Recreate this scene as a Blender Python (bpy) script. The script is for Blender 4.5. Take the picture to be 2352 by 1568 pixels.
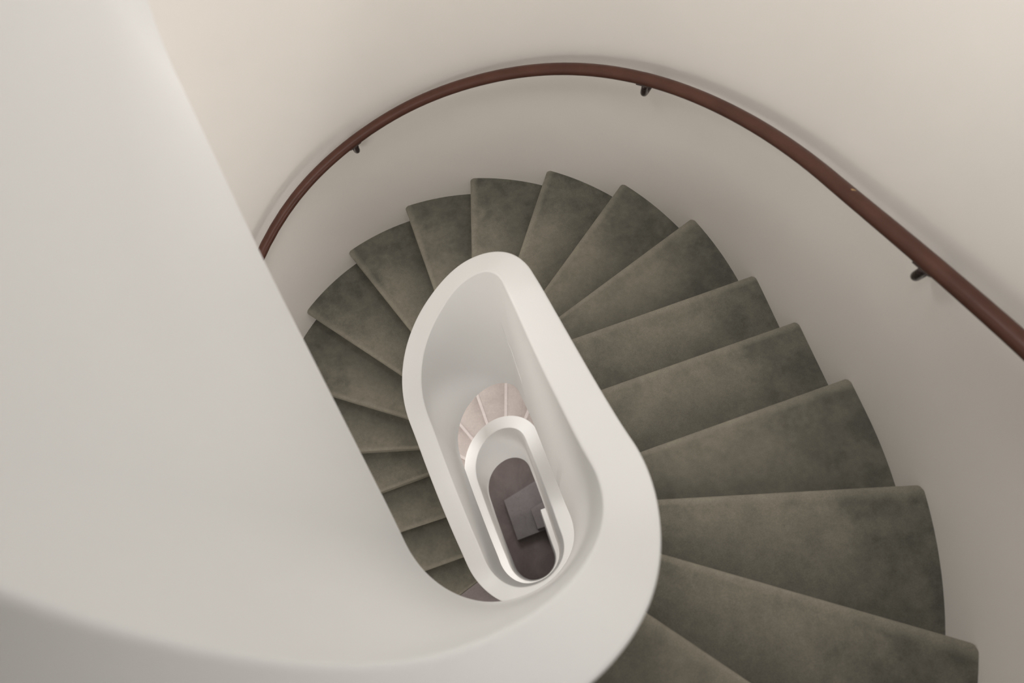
import bpy, math, random
from mathutils import Vector, Euler
for o in list(bpy.data.objects): bpy.data.objects.remove(o)
scene = bpy.context.scene
G = 1.1                 # plan units -> metres
ZF = 6.97               # level of the ground floor below plan zero
def W(x, y, z): return Vector((x*G, y*G, (z+ZF)*G))

# ------------------------------------------------------------------ camera
cam_d = bpy.data.cameras.new('camera'); cam = bpy.data.objects.new('camera', cam_d)
scene.collection.objects.link(cam); scene.camera = cam
cam.location = W(0.0686, -0.5077, 1.9636)
cam.rotation_euler = Euler((0.3006, 0.0432, -0.3259), 'XYZ')
cam_d.sensor_width = 36.0; cam_d.lens = 1711.97/2352*36.0
cam_d.clip_start = 0.02
cam_d.dof.use_dof = True; cam_d.dof.focus_distance = 3.9; cam_d.dof.aperture_fstop = 2.5

# ------------------------------------------------------------------ world and light
w = bpy.data.worlds.new('world'); scene.world = w; w.use_nodes = True
w.node_tree.nodes['Background'].inputs[0].default_value = (0.80, 0.86, 0.92, 1)
w.node_tree.nodes['Background'].inputs[1].default_value = 1.0
scene.view_settings.view_transform = 'Standard'; scene.view_settings.look = 'None'
scene.view_settings.gamma = 1.0; scene.view_settings.use_curve_mapping = False
scene.view_settings.exposure = -0.1
def area(name, loc, rot, sx, sy, power, col):
    d = bpy.data.lights.new(name, 'AREA'); d.shape = 'RECTANGLE'; d.size = sx; d.size_y = sy
    d.energy = power; d.color = col
    o = bpy.data.objects.new(name, d); scene.collection.objects.link(o); o.location = loc; o.rotation_euler = rot
    return o
# added fill lights without fixtures or windows, by the outer wall and under flights
FILLS = [
 ('stair_fill', (0.62, -1.33, 1.75), (84, 0, 32), 1.2, 1.5, 5),
 ('landing_fill', (0.0, -1.66, -1.75), (80, 0, 0), 1.0, 1.0, 22),
 ('flight_fill', (0.0, 0.85, 1.25), (0, 0, 0), 0.4, 0.4, 8.5),
 ('flight_fill', (0.45, 0.7, 1.6), (0, 0, 0), 0.4, 0.4, 6),
 ('flight_fill', (0.78, 0.05, 2.05), (0, 0, 0), 0.42, 0.42, 12.8),
 ('flight_fill', (-0.8, 0.1, 0.3), (0, 0, 0), 0.5, 0.5, 12),
 ('flight_fill', (0.8, 0.0, -1.3), (0, 0, 0), 0.6, 0.6, 10),
 ('flight_fill', (0.0, 0.85, -2.6), (0, 0, 0), 0.6, 0.6, 7),
 ('flight_fill', (-0.8, 0.45, -3.55), (0, 0, 0), 0.9, 0.9, 9.5),
 ('flight_fill', (0.0, 0.85, -5.2), (0, 0, 0), 0.6, 0.6, 12),
 ('hall_fill', (0.0, -1.6, -4.95), (82, 0, 0), 1.0, 0.9, 25),
]
for n_, l_, r_, sx_, sy_, p_ in FILLS:
    area(n_, W(*l_), tuple(math.radians(q) for q in r_), sx_, sy_, p_, (1.0, 0.975, 0.955))

# ------------------------------------------------------------------ plan curves
RI, T, L = 0.218, 0.0941, 0.3272            # stairwell inner face, parapet thickness, half straight
RO, LO, OX, OY = 1.2485, 0.299, -0.008, -0.0691
EXI, EXO = (2.048, 1.0), (2.029, 1.0567)
RISE, HP = 0.17, 0.913
def curve(s, r, l, rm, ex):
    s = s % 1.0
    P = 4*l+2*math.pi*rm; q = math.pi*rm/2/P; h = 2*l/P
    if s < q: a = s/q*math.pi/2; x, y = math.sin(a), math.cos(a); yc, sy = l, 1
    elif s < q+h: return r, l-(s-q)/h*2*l
    elif s < 3*q+h: a = (s-q-h)/q*math.pi/2; x, y = math.cos(a), -math.sin(a); yc, sy = -l, -1
    elif s < 3*q+2*h: return -r, -l+(s-3*q-h)/h*2*l
    else: a = (1-s)/q*math.pi/2; x, y = -math.sin(a), math.cos(a); yc, sy = l, 1
    n, k = ex
    rr = r*(abs(x)**n+abs(y)**n)**(-1/n)
    return rr*x, yc+rr*y*k
def pin(s, r): return curve(s, r, L, RI+T/2, EXI)
def pout(s, r=RO):
    x, y = curve(s, r, LO, RO, EXO); return x+OX, y+OY
def normal(f, s, r):
    a = f(s-1e-3, r); b = f(s+1e-3, r); dx, dy = b[0]-a[0], b[1]-a[1]; m = math.hypot(dx, dy)
    return -dy/m, dx/m                      # clockwise curve: this points outwards
class Tab:
    def __init__(self, s0, h, v): self.s0, self.h, self.v = s0, h, v
    def __call__(self, s):
        v = self.v; n = len(v); u = min(max((s-self.s0)/self.h, 0), n-1.0001); i = int(u); f = u-i
        b, c = v[i], v[i+1]; a = v[i-1] if i > 0 else 2*b-c; e = v[i+2] if i+2 < n else 2*c-b
        return 0.5*(2*b+(c-a)*f+(2*a-5*b+4*c-e)*f*f+(-a+3*b-3*c+e)*f**3)
TOP = Tab(-1.75, 0.05, [-5.95, -5.88, -5.82, -5.77, -5.73, -5.7, -5.63, -5.5, -5.2511, -5.0023, -4.7489, -4.4954, -4.2526, -4.0098, -3.7629, -3.5159, -3.2905,
    -3.0651, -2.907, -2.7489, -2.61, -2.5, -2.49, -2.49, -2.49, -2.49, -2.49, -2.47, -2.3, -2.1, -1.9024, -1.7188, -1.5174, -1.2858, -1.034,
    -0.7671, -0.4906, -0.2607, -0.1192, -0.017, 0.1001, 0.238, 0.3928, 0.594, 0.9125, 1.1164, 1.2793, 1.5445, 1.8108, 2.0625, 2.2941, 2.5061,
    2.7017, 2.884, 3.0558, 3.2187]+[3.2187+0.16*i for i in range(1, 15)])
LOW = Tab(-1.75, 0.05, [-6.629, -6.97, -6.97, -6.97, -6.97, -6.97, -6.97, -6.8125, -6.5649, -6.3174, -6.0842, -5.8511, -5.626, -5.401, -5.169, -4.937, -4.7201,
    -4.5032, -4.336, -4.1687, -4.02, -3.9, -3.95, -4, -4.02, -4.04, -4.04, -3.97, -3.81, -3.6232, -3.4191, -3.2003, -2.9709, -2.7376, -2.5007,
    -2.2605, -2.0166, -1.7652, -1.5198, -1.316, -1.1708, -1.0657, -0.9648, -0.8327, -0.6406, -0.4095, -0.1843, -0.0023, 0.1569, 0.34, 0.5509,
    0.7675, 0.9747, 1.1655, 1.3437, 1.5112]+[1.5112+0.16*i for i in range(1, 15)])
DEL = [-0.0081, 0.0002, 0.0073, 0.0118, 0.0167, 0.0179, 0.0162, 0.0149, 0.0154, 0.0115, 0.008, 0.0147, 0.0164, 0.0196, 0.0206, 0.0181, 0.0127,
    0.0028, -0.0053, -0.0102]
EPS = [0.0014, 0.0005, -0.0007, -0.0053, -0.0091, -0.0117, -0.0102, -0.0087, -0.0062, -0.009, -0.0061, -0.0046, -0.0045, -0.0087, -0.0076,
    -0.0062, -0.0036, -0.0007, 0.0022, 0.0039]
def per(s, k):
    u = (s % 1.0)*20; i = int(u) % 20; f = u-int(u); a, b, c, e = k[(i-1) % 20], k[i], k[(i+1) % 20], k[(i+2) % 20]
    return 0.5*(2*b+(c-a)*f+(2*a-5*b+4*c-e)*f*f+(-a+3*b-3*c+e)*f**3)
S_START, S_END = -1.783, 1.62
def out_from(f, r, ox, oy, dx, dy, s0, s1):
    """parameter where the ray from (ox,oy) along (dx,dy) meets the plan curve"""
    best = None; n = 700; last = None
    for i in range(n+1):
        s = s0+(s1-s0)*i/n; x, y = f(s, r); c = (x-ox)*dy-(y-oy)*dx; t = (x-ox)*dx+(y-oy)*dy
        if last is not None and last[1]*c <= 0 and t > 0:
            k = last[1]/(last[1]-c) if last[1] != c else 0
            return last[0]+(s-last[0])*k
        last = (s, c)
    return None

# ------------------------------------------------------------------ helpers
C = scene.collection
def mesh(name, verts, faces, mat, parent=None, smooth=True, uv=None, mats=None):
    me = bpy.data.meshes.new(name); me.from_pydata([tuple(v) for v in verts], [], faces)
    me.materials.append(mat)
    if smooth: me.polygons.foreach_set('use_smooth', [True]*len(me.polygons))
    if uv:
        l = me.uv_layers.new(name='UVMap')
        for lp in me.loops: l.data[lp.index].uv = uv[lp.vertex_index]
    me.update()
    o = bpy.data.objects.new(name, me); C.objects.link(o)
    if parent: o.parent = parent
    return o
def fix(o):
    import bmesh
    b = bmesh.new(); b.from_mesh(o.data); bmesh.ops.recalc_face_normals(b, faces=b.faces); b.to_mesh(o.data); b.free()
    return o
def grid(rows, close=False):
    n = len(rows[0]); vs = [p for r in rows for p in r]; fs = []
    for i in range(len(rows)-1):
        for j in range(n if close else n-1):
            k = (j+1) % n; fs.append((i*n+j, i*n+k, (i+1)*n+k, (i+1)*n+j))
    return vs, fs
def tag(o, label=None, cat=None, group=None, kind=None):
    if label: o['label'] = label
    if cat: o['category'] = cat
    if group: o['group'] = group
    if kind: o['kind'] = kind
    return o
def empty(name, loc):
    o = bpy.data.objects.new(name, None); C.objects.link(o); o.location = loc; o.empty_display_size = 0.1
    return o
def adopt(child, par):
    child.parent = par; child.matrix_parent_inverse = par.matrix_world.inverted()
def under(par, kids):
    bpy.context.view_layer.update()
    for k in kids: adopt(k, par)

# ------------------------------------------------------------------ materials
def mat(name, base, rough=0.6, spec=0.5):
    m = bpy.data.materials.new(name); m.use_nodes = True; b = m.node_tree.nodes['Principled BSDF']
    b.inputs['Base Color'].default_value = (*base, 1); b.inputs['Roughness'].default_value = rough
    b.inputs['Specular IOR Level'].default_value = spec
    return m, m.node_tree, b
def N(nt, t, **k):
    n = nt.nodes.new(t)
    for a, v in k.items():
        if a.startswith('i_'): n.inputs[a[2:].replace('_', ' ')].default_value = v
        else: setattr(n, a, v)
    return n
def noise(nt, scale, detail=4, rough=0.55, vec=None, dist=0.0):
    n = N(nt, 'ShaderNodeTexNoise'); n.inputs['Scale'].default_value = scale; n.inputs['Detail'].default_value = detail
    n.inputs['Roughness'].default_value = rough; n.inputs['Distortion'].default_value = dist
    if vec is None:
        g = N(nt, 'ShaderNodeNewGeometry'); vec = g.outputs['Position']
    nt.links.new(vec, n.inputs['Vector']); return n.outputs['Fac']
def ramp(nt, fac, stops):
    r = N(nt, 'ShaderNodeValToRGB'); e = r.color_ramp.elements
    while len(e) < len(stops): e.new(0.5)
    for x, (p, c) in zip(e, stops): x.position = p; x.color = (*c, 1) if len(c) == 3 else c
    nt.links.new(fac, r.inputs[0]); return r.outputs[0]
def mixc(nt, fac, a, b, mode='MIX'):
    m = N(nt, 'ShaderNodeMix', data_type='RGBA', blend_type=mode)
    for i, v in ((0, fac), (6, a), (7, b)):
        if isinstance(v, (int, float)): m.inputs[i].default_value = v
        elif isinstance(v, tuple): m.inputs[i].default_value = (*v, 1)
        else: nt.links.new(v, m.inputs[i])
    return m.outputs[2]
def bump(nt, b, h, strength, dist=0.01):
    n = N(nt, 'ShaderNodeBump'); n.inputs['Strength'].default_value = strength; n.inputs['Distance'].default_value = dist
    nt.links.new(h, n.inputs['Height']); nt.links.new(n.outputs[0], b.inputs['Normal'])
def plaster(name, c, var=0.02, rough=0.55):
    m, nt, b = mat(name, c, rough, 0.35)
    lo = tuple(x*(1-var) for x in c); hi = tuple(min(1, x*(1+var)) for x in c)
    nt.links.new(ramp(nt, noise(nt, 1.3, 3), [(0.35, lo), (0.65, hi)]), b.inputs['Base Color'])
    bump(nt, b, noise(nt, 9, 5, 0.6), 0.05, 0.01)
    return m
M_WALL = plaster('wall_paint', (0.86, 0.825, 0.78))
M_PAR = plaster('parapet_paint', (0.665, 0.665, 0.655), 0.01, 0.5)
M_SOF = plaster('soffit_paint', (0.78, 0.75, 0.71))

def carpet():
    m, nt, b = mat('velvet_carpet', (0.12, 0.11, 0.09), 0.95, 0.1)
    g = N(nt, 'ShaderNodeNewGeometry'); pos = g.outputs['Position']
    uv = N(nt, 'ShaderNodeUVMap'); sep = N(nt, 'ShaderNodeSeparateXYZ'); nt.links.new(uv.outputs[0], sep.inputs[0])
    n1 = noise(nt, 3.6, 4, 0.55, pos, 0.15); n2 = noise(nt, 10, 5, 0.62, pos, 0.1); n3 = noise(nt, 45, 3, 0.6, pos); fine = noise(nt, 330, 3, 0.75, pos)
    def mth(op, a, c):
        x = N(nt, 'ShaderNodeMath', operation=op)
        for i, v in enumerate((a, c)):
            if isinstance(v, (int, float)): x.inputs[i].default_value = v
            else: nt.links.new(v, x.inputs[i])
        return x.outputs[0]
    # trodden middle of each tread lies lighter, its wall end darker
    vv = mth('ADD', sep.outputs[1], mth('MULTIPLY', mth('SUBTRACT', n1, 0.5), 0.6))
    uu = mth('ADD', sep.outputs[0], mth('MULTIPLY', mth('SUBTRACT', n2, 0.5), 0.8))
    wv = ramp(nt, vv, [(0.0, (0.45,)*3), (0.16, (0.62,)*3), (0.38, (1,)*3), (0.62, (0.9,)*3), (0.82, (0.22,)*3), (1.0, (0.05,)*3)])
    back_shade = ramp(nt, uu, [(0.0, (1,)*3), (0.35, (0.9,)*3), (0.8, (0.35,)*3), (1.0, (0.15,)*3)])  # shade below the next nosing, painted into the back of the tread
    wear_shade = mixc(nt, 1.0, wv, back_shade, 'MULTIPLY')
    patch = mixc(nt, 0.30, wear_shade, ramp(nt, n2, [(0.38, (0.0,)*3), (0.62, (1,)*3)]))
    nose_highlight = ramp(nt, sep.outputs[0], [(0.0, (1,)*3), (0.02, (0.9,)*3), (0.10, (0.0,)*3)])  # highlight along the nosing edge, painted into the carpet colour
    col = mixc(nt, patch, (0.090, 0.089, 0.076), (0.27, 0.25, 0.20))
    col = mixc(nt, mixc(nt, 1.0, nose_highlight, (0.36, 0.36, 0.36), 'MULTIPLY'), col, (0.33, 0.305, 0.245))
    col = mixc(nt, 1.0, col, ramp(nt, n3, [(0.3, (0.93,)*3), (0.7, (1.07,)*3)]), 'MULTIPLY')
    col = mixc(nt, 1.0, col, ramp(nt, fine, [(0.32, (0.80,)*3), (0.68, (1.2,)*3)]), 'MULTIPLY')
    nt.links.new(col, b.inputs['Base Color'])
    b.inputs['Sheen Weight'].default_value = 0.30; b.inputs['Sheen Roughness'].default_value = 0.45
    b.inputs['Sheen Tint'].default_value = (0.78, 0.72, 0.6, 1)
    bump(nt, b, fine, 0.4, 0.002)
    return m
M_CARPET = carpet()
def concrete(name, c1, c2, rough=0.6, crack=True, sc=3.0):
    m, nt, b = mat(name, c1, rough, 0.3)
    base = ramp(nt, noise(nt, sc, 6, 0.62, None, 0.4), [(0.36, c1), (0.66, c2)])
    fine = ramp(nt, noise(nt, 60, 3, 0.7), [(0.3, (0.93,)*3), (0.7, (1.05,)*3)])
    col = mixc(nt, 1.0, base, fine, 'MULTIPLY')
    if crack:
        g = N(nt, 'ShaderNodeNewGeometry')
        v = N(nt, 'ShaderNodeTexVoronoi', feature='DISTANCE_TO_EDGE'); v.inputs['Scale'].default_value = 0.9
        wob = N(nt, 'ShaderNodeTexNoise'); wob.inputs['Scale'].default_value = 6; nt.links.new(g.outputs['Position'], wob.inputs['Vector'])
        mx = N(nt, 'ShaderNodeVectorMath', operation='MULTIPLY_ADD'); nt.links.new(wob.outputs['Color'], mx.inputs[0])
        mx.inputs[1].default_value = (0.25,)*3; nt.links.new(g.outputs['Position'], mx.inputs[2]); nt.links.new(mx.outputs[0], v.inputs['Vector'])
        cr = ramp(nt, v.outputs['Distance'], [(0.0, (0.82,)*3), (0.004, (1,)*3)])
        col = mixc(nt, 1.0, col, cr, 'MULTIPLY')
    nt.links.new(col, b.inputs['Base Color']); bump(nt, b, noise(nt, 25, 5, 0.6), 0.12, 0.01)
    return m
M_CONC = concrete('pale_concrete', (0.53, 0.47, 0.45), (0.66, 0.60, 0.57))
M_NOSE = concrete('nosing_strip', (0.70, 0.64, 0.63), (0.78, 0.72, 0.70), 0.5, False)
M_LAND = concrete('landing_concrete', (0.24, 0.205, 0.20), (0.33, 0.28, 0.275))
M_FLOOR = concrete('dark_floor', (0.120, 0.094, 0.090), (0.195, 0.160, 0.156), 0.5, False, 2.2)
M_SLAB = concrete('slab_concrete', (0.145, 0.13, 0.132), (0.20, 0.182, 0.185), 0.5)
def rail_paint():
    m, nt, b = mat('rail_paint', (0.115, 0.048, 0.033), 0.34, 0.28)
    v = noise(nt, 8, 4, 0.6)
    col = ramp(nt, v, [(0.3, (0.060, 0.023, 0.015)), (0.7, (0.082, 0.032, 0.021))])
    chip = ramp(nt, noise(nt, 34, 2, 0.5), [(0.775, (0,)*3), (0.79, (1,)*3)])
    nt.links.new(mixc(nt, chip, col, (0.42, 0.27, 0.13)), b.inputs['Base Color'])
    nt.links.new(ramp(nt, noise(nt, 30, 3), [(0.3, (0.30,)*3), (0.7, (0.42,)*3)]), b.inputs['Roughness'])
    bump(nt, b, noise(nt, 60, 3), 0.06, 0.002)
    return m
M_RAIL = rail_paint()
M_BRK, nt_, b_ = mat('bracket_metal', (0.045, 0.03, 0.028), 0.28, 0.6); b_.inputs['Metallic'].default_value = 0.5
nt_.links.new(ramp(nt_, noise(nt_, 40), [(0.3, (0.2,)*3), (0.7, (0.36,)*3)]), b_.inputs['Roughness'])
M_GLASS = bpy.data.materials.new('window_glass'); M_GLASS.use_nodes = True
_b = M_GLASS.node_tree.nodes['Principled BSDF']; _b.inputs['Transmission Weight'].default_value = 1.0; _b.inputs['Roughness'].default_value = 0.05

# ------------------------------------------------------------------ shell
ZC = 7.5
def shell():
    n = 240; rows = []
    prof = [(0.0, -ZF), (0.0, ZC), (0.08, ZC), (0.08, -ZF)]
    for i in range(n):
        s = i/n; x, y = pout(s); nx, ny = normal(pout, s, RO)
        rows.append([W(x+nx*a, y+ny*a, z) for a, z in prof])
    rows.append(rows[0]); v, f = grid(rows, True)
    o = fix(mesh('wall_outer', v, f, M_WALL))
    o.data.polygons.foreach_set('use_smooth', [True]*len(o.data.polygons))
    m = o.modifiers.new('edge', 'EDGE_SPLIT'); m.split_angle = math.radians(40)
    return tag(o, 'tall curved off-white plaster wall wrapping around the staircase', kind='structure')
shell()
def disc(name, z, th, m, hole=None):
    n = 200; ring = [pout(i/n, RO+0.079) for i in range(n)]
    vs = []; fs = []
    if hole:
        h = [pout(i/n, hole) for i in range(n)]
        rows = [[W(*h[i], z), W(*ring[i], z), W(*ring[i], z+th), W(*h[i], z+th)] for i in range(n)]
        rows.append(rows[0]); vs, fs = grid(rows, True)
    else:
        vs = [W(*p, z) for p in ring]+[W(*p, z+th) for p in ring]
        fs = [tuple(range(n)), tuple(range(2*n-1, n-1, -1))]+[(i, (i+1) % n, n+(i+1) % n, n+i) for i in range(n)]
    return fix(mesh(name, vs, fs, m, smooth=False))
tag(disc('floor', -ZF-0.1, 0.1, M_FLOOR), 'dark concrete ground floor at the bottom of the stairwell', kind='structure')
tag(disc('ceiling', ZC, 0.1, M_WALL), 'ceiling over the stairwell', kind='structure')

# ------------------------------------------------------------------ parapet
def parapet():
    n = 1700; rows = []; r = 0.0085
    arc = [(1-math.cos(a), math.sin(a)) for a in [math.pi/2*i/4 for i in range(5)]]
    for i in range(n+1):
        s = S_START+(S_END-S_START)*i/n
        zt, zl = TOP(s), LOW(s)
        x, y = pin(s, RI); nx, ny = normal(pin, s, RI)
        d0 = per(s, DEL); d1 = d0+per(s, EPS)
        pr = [(0.003, zl), (0.0, zl+0.003), (0.0, (zt+zl)/2)]
        pr += [(r*a, zt-r+r*b) for a, b in arc]+[(T-r*a, zt-r+r*b) for a, b in reversed(arc)]
        pr += [(T, (zt+zl)/2), (T, zl)]
        rows.append([W(x+nx*(a+(d1 if a < T/2 else d0)), y+ny*(a+(d1 if a < T/2 else d0)), z) for a, z in pr])
    v, f = grid(rows, True); k = len(rows[0])
    f.append(tuple(range(k))); f.append(tuple(n*k+j for j in range(k-1, -1, -1)))
    o = fix(mesh('parapet', v, f, M_PAR))
    m = o.modifiers.new('edge', 'EDGE_SPLIT'); m.split_angle = math.radians(50)
    return tag(o, 'smooth white plaster parapet spiralling around the open oval stairwell', 'parapet')
par = parapet()

RIDGE = [(0.1032, -0.7072), (0.1186, -0.9093), (0.1492, -0.9692), (0.1727, -1.0212), (0.185, -1.2546)]
def ridge():
    """faint raised plaster line across the well face under the right-hand rim"""
    pts = RIDGE; rows = []
    for i in range(61):
        u = i/60*(len(pts)-1); a = min(int(u), len(pts)-2); q = u-a
        sa = pts[a][0]*(1-q)+pts[a+1][0]*q; z = pts[a][1]*(1-q)+pts[a+1][1]*q
        x, y = pin(sa, RI); nx, ny = normal(pin, sa, RI); d = per(sa, DEL)+per(sa, EPS)
        hgt = 0.0022*min(1, i/15, (60-i)/15)+0.0001
        rows.append([W(x+nx*(d+o), y+ny*(d+o), z+h) for o, h in ((0.001, -0.004), (-hgt*0.7, -0.0025), (-hgt, 0), (-hgt*0.7, 0.0025), (0.001, 0.004))])
    v, f = grid(rows); o = fix(mesh('plaster_ridge', v, f, M_PAR, par)); return o
ridge()

# ------------------------------------------------------------------ steps
SI = [0.4409, 0.4064, 0.3731, 0.3339, 0.2414, 0.1529, 0.1204, 0.0892, 0.0566, 0.0259, -0.0024, -0.0307, -0.0643, -0.1024, -0.1302, -0.1646, -0.2516, -0.3356]
SO = [0.4013, 0.3561, 0.3107, 0.2692, 0.2388, 0.2095, 0.1684, 0.1273, 0.0852, 0.0404, -0.002, -0.0457, -0.0893, -0.1318, -0.1763, -0.2161, -0.2412, -0.2712]
NOSE = {k: (SI[k], SO[k]) for k in range(18)}
RE = RI+T
def radial(si, s0, s1):
    """outer parameter opposite the inner parameter si"""
    x, y = pin(si, RE); yc = max(-L, min(L, y)); return out_from(pout, RO, x, y, x, y-yc, s0, s1)
# the flight goes on upwards behind the parapet on the left
for k in range(-1, -24, -1):
    z = -RISE*k+HP; lo, hi = 0.44, 1.62
    for _ in range(40):
        m_ = (lo+hi)/2
        if TOP(m_) < z: lo = m_
        else: hi = m_
    NOSE[k] = (m_, radial(m_, m_-0.14, m_+0.14))
def place(k, base, ang=None, y=None, side=1):
    """nosing number k on the turn `base`: fan angle (deg from the upper end) or straight part at y"""
    if ang is not None:
        a = math.radians(ang); dx, dy = math.sin(a), math.cos(a); oy = L
        si = out_from(pin, RE, 0, oy, dx, dy, -0.4, 0.4); so = out_from(pout, RO, 0, oy, dx, dy, -0.4, 0.4)
    else:
        rng = (0.05, 0.45) if side > 0 else (-0.45, -0.05)
        si = out_from(pin, RE, 0, y, side, 0, *rng); so = out_from(pout, RO, 0, y, side, 0, *rng)
    NOSE[k] = (si+base, so+base)
# edge of the landing carpet
si18 = out_from(pin, RE, 0.0, -0.305, -0.36, -0.115, -0.49, -0.2)
NOSE[18] = (si18, out_from(pout, RO, 0.0, -0.305, -0.36, -0.115, -0.49, -0.2))
place(19, -1, y=-0.40); place(20, -1, y=-0.15); place(21, -1, y=0.10)
for k, a in ((22, 80), (23, 60), (24, 40), (25, 19), (26, -1), (27, -22), (28, -43), (29, -64), (30, -84)): place(k, -1, ang=a)
place(31, -1, y=0.12, side=-1); place(32, -1, y=-0.12, side=-1); place(33, -1, y=-0.33, side=-1)
for k, si in ((34, -1.42), (35, -1.47), (36, -1.53), (37, -1.59)):
    NOSE[k] = (si, radial(si, si-0.2, si+0.2))
place(38, -2, y=-0.16)

def step(name, k, m, parent, zt=None, ztnext=None, nose_r=0.013, over=0.016, nv=30, nu=7, bottom=None, top_k=None, nosem=None):
    z = -RISE*k if zt is None else zt
    zb = z-RISE if ztnext is None else ztnext
    (a_in, a_out), (b_in, b_out) = NOSE[k], NOSE[k-1 if top_k is None else top_k]
    rows = []; uvs = []
    ex_i, ex_o = 0.014, 0.004
    vlist = [j/(nv-6) * 0.972 for j in range(nv-6)]+[0.972+0.028*j/6 for j in range(0, 7)][0:]
    vlist = sorted(set(round(v, 5) for v in vlist)) 
    n = len(vlist)
    A0 = Vector(pin(a_in, RE-ex_i)); A1 = Vector(pout(a_out, RO+ex_o))
    d = (A1-A0).normalized(); F = Vector((d.y, -d.x))
    B0 = Vector(pin(b_in, RE-ex_i)); B1 = Vector(pout(b_out, RO+ex_o))
    mid = (B0+B1)/2-(A0+A1)/2
    if F.dot(mid) > 0: F = -F              # F points downhill
    width = (A1-A0).length; kk = width
    def corner(v):
        dd = (1-v)*kk-0.004; R = 0.013
        if dd >= R: return 0.0
        dd = max(dd, 0.0); return R-math.sqrt(max(R*R-(R-dd)**2, 0))
    # top surface, from under the next nosing to this nosing
    u1 = 1.0+0.0
    back = over+0.012
    for i in range(nu, -1, -1):
        u = i/nu
        pi = Vector(pin(a_in+(b_in-a_in)*u, RE-ex_i)); po = Vector(pout(a_out+(b_out-a_out)*u, RO+ex_o)); row = []; ur = []
        for v in vlist:
            p = pi.lerp(po, v)
            if i == nu:                    # tuck under the upper step
                dB = (B1-B0).normalized(); FB = Vector((dB.y, -dB.x)); FB = FB if FB.dot(mid) > 0 else -FB
                p = p+FB*back
            if i == 0: p = p-F*(nose_r+corner(v))
            dz = 0
            row.append(W(p.x, p.y, z)); ur.append((u, v))
        rows.append(row); uvs += ur
    prof = [(-nose_r*(1-math.sin(t)), -nose_r*(1-math.cos(t))) for t in [math.pi/2*i/4 for i in range(1, 5)]]
    prof += [(0.0, -nose_r*1.6), (-0.003, -nose_r*2.1), (-over*0.7, -nose_r*2.5), (-over, -nose_r*3.0), (-over, zb-z-0.004)]
    for fo, dz in prof:
        row = []; ur = []
        for v in vlist:
            p = A0.lerp(A1, v)+F*(fo-corner(v)*(1 if fo > -over*0.6 else 0.3)); row.append(W(p.x, p.y, z+dz)); ur.append((-0.05, v))
        rows.append(row); uvs += ur
    # closing underside
    rows.append([W(*(pin(b_in, RE-ex_i) if False else tuple((B0.lerp(B1, v)+ (FB*back))[:])), zb-0.004) for v in vlist]); uvs += [(1, v) for v in vlist]
    rows.append(rows[0]); uvs += [(1, v) for v in vlist]
    v_, f_ = grid(rows)
    o = mesh(name, v_, f_, m, parent, uv=uvs)
    md = o.modifiers.new('edge', 'EDGE_SPLIT'); md.split_angle = math.radians(55)
    return fix(o)

car = empty('carpeted_staircase', W(RE, 0, -3.06))
tag(car, 'grey-green carpeted winding stair flight between the outer wall and the upper parapet', 'staircase')
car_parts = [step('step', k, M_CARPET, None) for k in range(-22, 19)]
con = empty('concrete_staircase', W(RE, 0, -ZF))
tag(con, 'pale bare concrete winding stair flight seen deep down through the oval well', 'staircase')
con_parts = []
for k in range(20, 39):
    o = step('step', k, M_CONC, None, nose_r=0.004, over=0.001)
    con_parts.append(o)
    # pale nosing strip along the front edge
    (ai, ao) = NOSE[k]; (bi, bo) = NOSE[k-1]
    A0 = Vector(pin(ai, RE)); A1 = Vector(pout(ao, RO)); d = (A1-A0).normalized(); F = Vector((d.y, -d.x))
    B = (Vector(pin(bi, RE))+Vector(pout(bo, RO)))/2
    if F.dot(B-(A0+A1)/2) > 0: F = -F
    z = -RISE*k; rows = []
    for i in range(9):
        p = A0.lerp(A1, 0.002+0.996*i/8)
        rows.append([W(*(p+F*a), z+h) for a, h in ((-0.020, 0.0005), (-0.020, 0.004), (0.002, 0.004), (0.004, 0.001), (0.004, -0.03), (0.0005, -0.03))])
    v_, f_ = grid(rows, True); f_ += [tuple(range(6)), tuple(48+5-j for j in range(6))]
    ns = fix(mesh('nosing', v_, f_, M_NOSE, o, smooth=False)); ns['label'] = 'paler nosing strip'
# landing: level slab at the foot of the carpeted flight
def landing():
    s_a, s_b = NOSE[18]; e_a, e_b = NOSE[19]; z = -RISE*18-0.003; n = 60
    rows = []
    for i in range(n+1):
        t = i/n; p = Vector(pin(s_a+(e_a-s_a)*t, RE-0.004)); q = Vector(pout(s_b+(e_b-s_b)*t, RO+0.004))
        rows.append([W(*p.lerp(q, j/12), z) for j in range(13)]+[W(*q.lerp(p, j/12), z-0.24) for j in range(13)])
    v, f = grid(rows, True); f += [tuple(range(26)), tuple(n*26+25-j for j in range(26))]
    return fix(mesh('landing', v, f, M_LAND, smooth=False))
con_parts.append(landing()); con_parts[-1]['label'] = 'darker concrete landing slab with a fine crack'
def soffit(s0, s1, n=260):
    rows = []
    for i in range(n+1):
        s = s0+(s1-s0)*i/n; p = Vector(pin(s, RE-0.02)); so = radial(s, s-0.14, s+0.14)
        q = Vector(pout(so if so is not None else s, RO+0.004)); z = max(LOW(s), -ZF)+0.004
        rows.append([W(*p.lerp(q, j/8), z) for j in range(9)]+[W(*q.lerp(p, j/8), z+0.05) for j in range(9)])
    v, f = grid(rows, True); f += [tuple(range(18)), tuple(n*18+17-j for j in range(18))]
    o = fix(mesh('soffit', v, f, M_SOF)); md = o.modifiers.new('edge', 'EDGE_SPLIT'); md.split_angle = math.radians(40)
    return o
car_parts.append(soffit(-0.40, 1.55, 420)); con_parts.append(soffit(-1.60, -0.405))
under(car, car_parts); under(con, con_parts)

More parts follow.
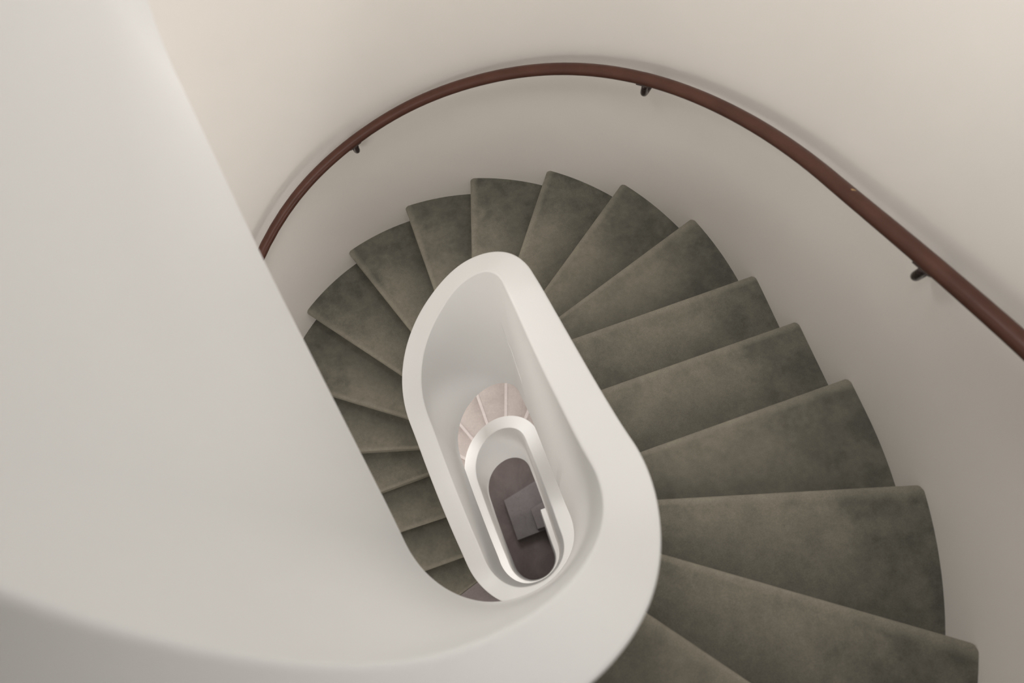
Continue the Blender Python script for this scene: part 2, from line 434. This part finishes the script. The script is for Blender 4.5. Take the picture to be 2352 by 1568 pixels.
# entry blocks on the ground floor
def block(name, pts, z0, z1, m, bev=0.006):
    n = len(pts); v = [W(*p, z0) for p in pts]+[W(*p, z1) for p in pts]
    f = [tuple(range(n)), tuple(range(2*n-1, n-1, -1))]+[(i, (i+1) % n, n+(i+1) % n, n+i) for i in range(n)]
    o = fix(mesh(name, v, f, m, smooth=False)); b = o.modifiers.new('bevel', 'BEVEL'); b.width = bev; b.segments = 2
    return o
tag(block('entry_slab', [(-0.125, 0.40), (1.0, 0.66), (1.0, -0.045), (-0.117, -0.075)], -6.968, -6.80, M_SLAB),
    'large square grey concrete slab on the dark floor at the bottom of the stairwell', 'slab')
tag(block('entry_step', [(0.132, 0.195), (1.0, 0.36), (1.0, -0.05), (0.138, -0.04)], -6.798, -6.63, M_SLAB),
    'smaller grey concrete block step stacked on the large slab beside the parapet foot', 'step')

# ------------------------------------------------------------------ handrail
HRP = [(-0.0824, -1.1229), (-0.0506, -0.9848), (-0.0312, -0.9292), (-0.0092, -0.8496), (-0.0013, -0.8117), (0.0268, -0.7073),
 (0.0523, -0.6169), (0.0767, -0.5106), (0.0951, -0.4375), (0.1135, -0.3655), (0.1292, -0.3029), (0.1555, -0.2049), (0.1775, -0.1113),
 (0.2001, -0.0084), (0.2161, 0.0697), (0.2384, 0.1904), (0.2597, 0.3043), (0.2763, 0.3838), (0.2868, 0.4278)]
def hz_raw(s):
    if s <= HRP[0][0]:
        pts = [(NOSE[k][1], -RISE*k+0.885) for k in range(12, 19)]
    elif s >= HRP[-1][0]:
        pts = [(0.2868, 0.4278)]+[(NOSE[k][1], -RISE*k+0.89) for k in range(2, -9, -1)]
    else: pts = HRP
    pts = sorted(pts)
    if s <= pts[0][0]: return pts[0][1]
    for (a, za), (b, zb) in zip(pts, pts[1:]):
        if s <= b: return za+(zb-za)*(s-a)/(b-a)
    return pts[-1][1]
def hz(s): return sum(hz_raw(s+0.009*j)*(5-abs(j)) for j in range(-4, 5))/25
ROFF = 0.075; RR = 0.0228
def rail_pt(s):
    x, y = pout(s, RO-ROFF); return W(x, y, hz(s))
def tube(name, s0, s1, m, r=RR*G, n=None, seg=20):
    n = n or max(4, int((s1-s0)*220)); rows = []
    for i in range(n+1):
        s = s0+(s1-s0)*i/n; p = rail_pt(s); t = (rail_pt(s+0.002)-rail_pt(s-0.002)).normalized()
        u = t.cross(Vector((0, 0, 1))).normalized(); v = u.cross(t)
        rr = r*(1 if 0 < i < n else 0.985)
        rows.append([p+(u*math.cos(a)+v*math.sin(a))*rr for a in [2*math.pi*j/seg for j in range(seg)]])
    v_, f_ = grid(rows, True); f_ += [tuple(range(seg)), tuple(n*seg+seg-1-j for j in range(seg))]
    o = fix(mesh(name, v_, f_, m)); md = o.modifiers.new('edge', 'EDGE_SPLIT'); md.split_angle = math.radians(60)
    return o
hr = empty('handrail', rail_pt(0.1))
tag(hr, 'dark red-brown painted tubular handrail fixed along the curved outer wall', 'handrail')
J = [-0.26, -0.0047, 0.1276, 0.62]
hp_ = [tube('rail', a, b, M_RAIL) for a, b in zip(J, J[1:])]
for s, zz in ((-0.1705, None), (-0.0152, None), (0.1313, None), (0.2566, None), (0.40, None)):
    br = empty('bracket', rail_pt(s)); parts = []
    p = rail_pt(s); t = (rail_pt(s+0.002)-rail_pt(s-0.002)).normalized(); u = t.cross(Vector((0, 0, 1))).normalized()
    wx, wy = pout(s, RO); nx, ny = normal(pout, s, RO); out = Vector((nx, ny, 0))
    if u.dot(out) < 0: u = -u
    dn = -(u.cross(t)); dn = dn if dn.z < 0 else -dn
    # saddle plate hugging the underside of the rail
    rows = []
    for i in range(-8, 9):
        c = p+t*(0.0045*i); wd = 1 if abs(i) < 8 else 0.6
        ring = [c+(u*math.sin(a)+dn*math.cos(a))*rr for rr, aa in ((RR*G+0.0005, 1), (RR*G+0.004, -1)) for a in [x_*aa for x_ in (-0.7*wd, -0.35*wd, 0, 0.35*wd, 0.7*wd)]]
        rows.append(ring)
    v_, f_ = grid(rows, True); f_ += [tuple(range(10)), tuple(160+9-j for j in range(10))]
    parts.append(fix(mesh('saddle_plate', v_, f_, M_BRK, smooth=False)))
    # curved arm from below the rail to the wall
    path = []; base = p+dn*(RR*G+0.002)
    wall = Vector((wx*G, wy*G, 0))
    dist = (wall-Vector((p.x, p.y, 0))).length
    c0, c1, c2, c3 = base, base+Vector((0, 0, -0.105)), p+out*dist*0.4+Vector((0, 0, -0.112)), p+out*dist+Vector((0, 0, -0.12))
    rows = []
    for i in range(15):
        q = i/14; pos = c0*(1-q)**3+c1*3*q*(1-q)**2+c2*3*q*q*(1-q)+c3*q**3
        tg = ((c1-c0)*3*(1-q)**2+(c2-c1)*6*q*(1-q)+(c3-c2)*3*q*q).normalized()
        side = tg.cross(t).normalized(); al = side.cross(tg)
        wdt = 0.0125+0.002*math.sin(q*3.1)
        rows.append([pos+al*math.cos(a)*wdt+side*math.sin(a)*wdt for a in [2*math.pi*j/14 for j in range(14)]])
    v_, f_ = grid(rows, True); f_ += [tuple(range(14)), tuple(14*14+13-j for j in range(14))]
    parts.append(fix(mesh('arm', v_, f_, M_BRK)))
    rows = []; cc = p+out*dist+Vector((0, 0, -0.12)); al = Vector((0, 0, 1)).cross(out)
    for off, rad in ((0.0, 0.017), (-0.004, 0.017), (-0.007, 0.014), (-0.007, 0.001)):
        rows.append([cc+out*off+(al*math.cos(a)+Vector((0, 0, 1))*math.sin(a))*rad for a in [2*math.pi*j/24 for j in range(24)]])
    v_, f_ = grid(rows, True); f_ += [tuple(range(24))]
    parts.append(fix(mesh('wall_plate', v_, f_, M_BRK, smooth=False)))
    under(br, parts); hp_.append(br)
    br['label'] = 'dark metal bracket arm'
under(hr, hp_)
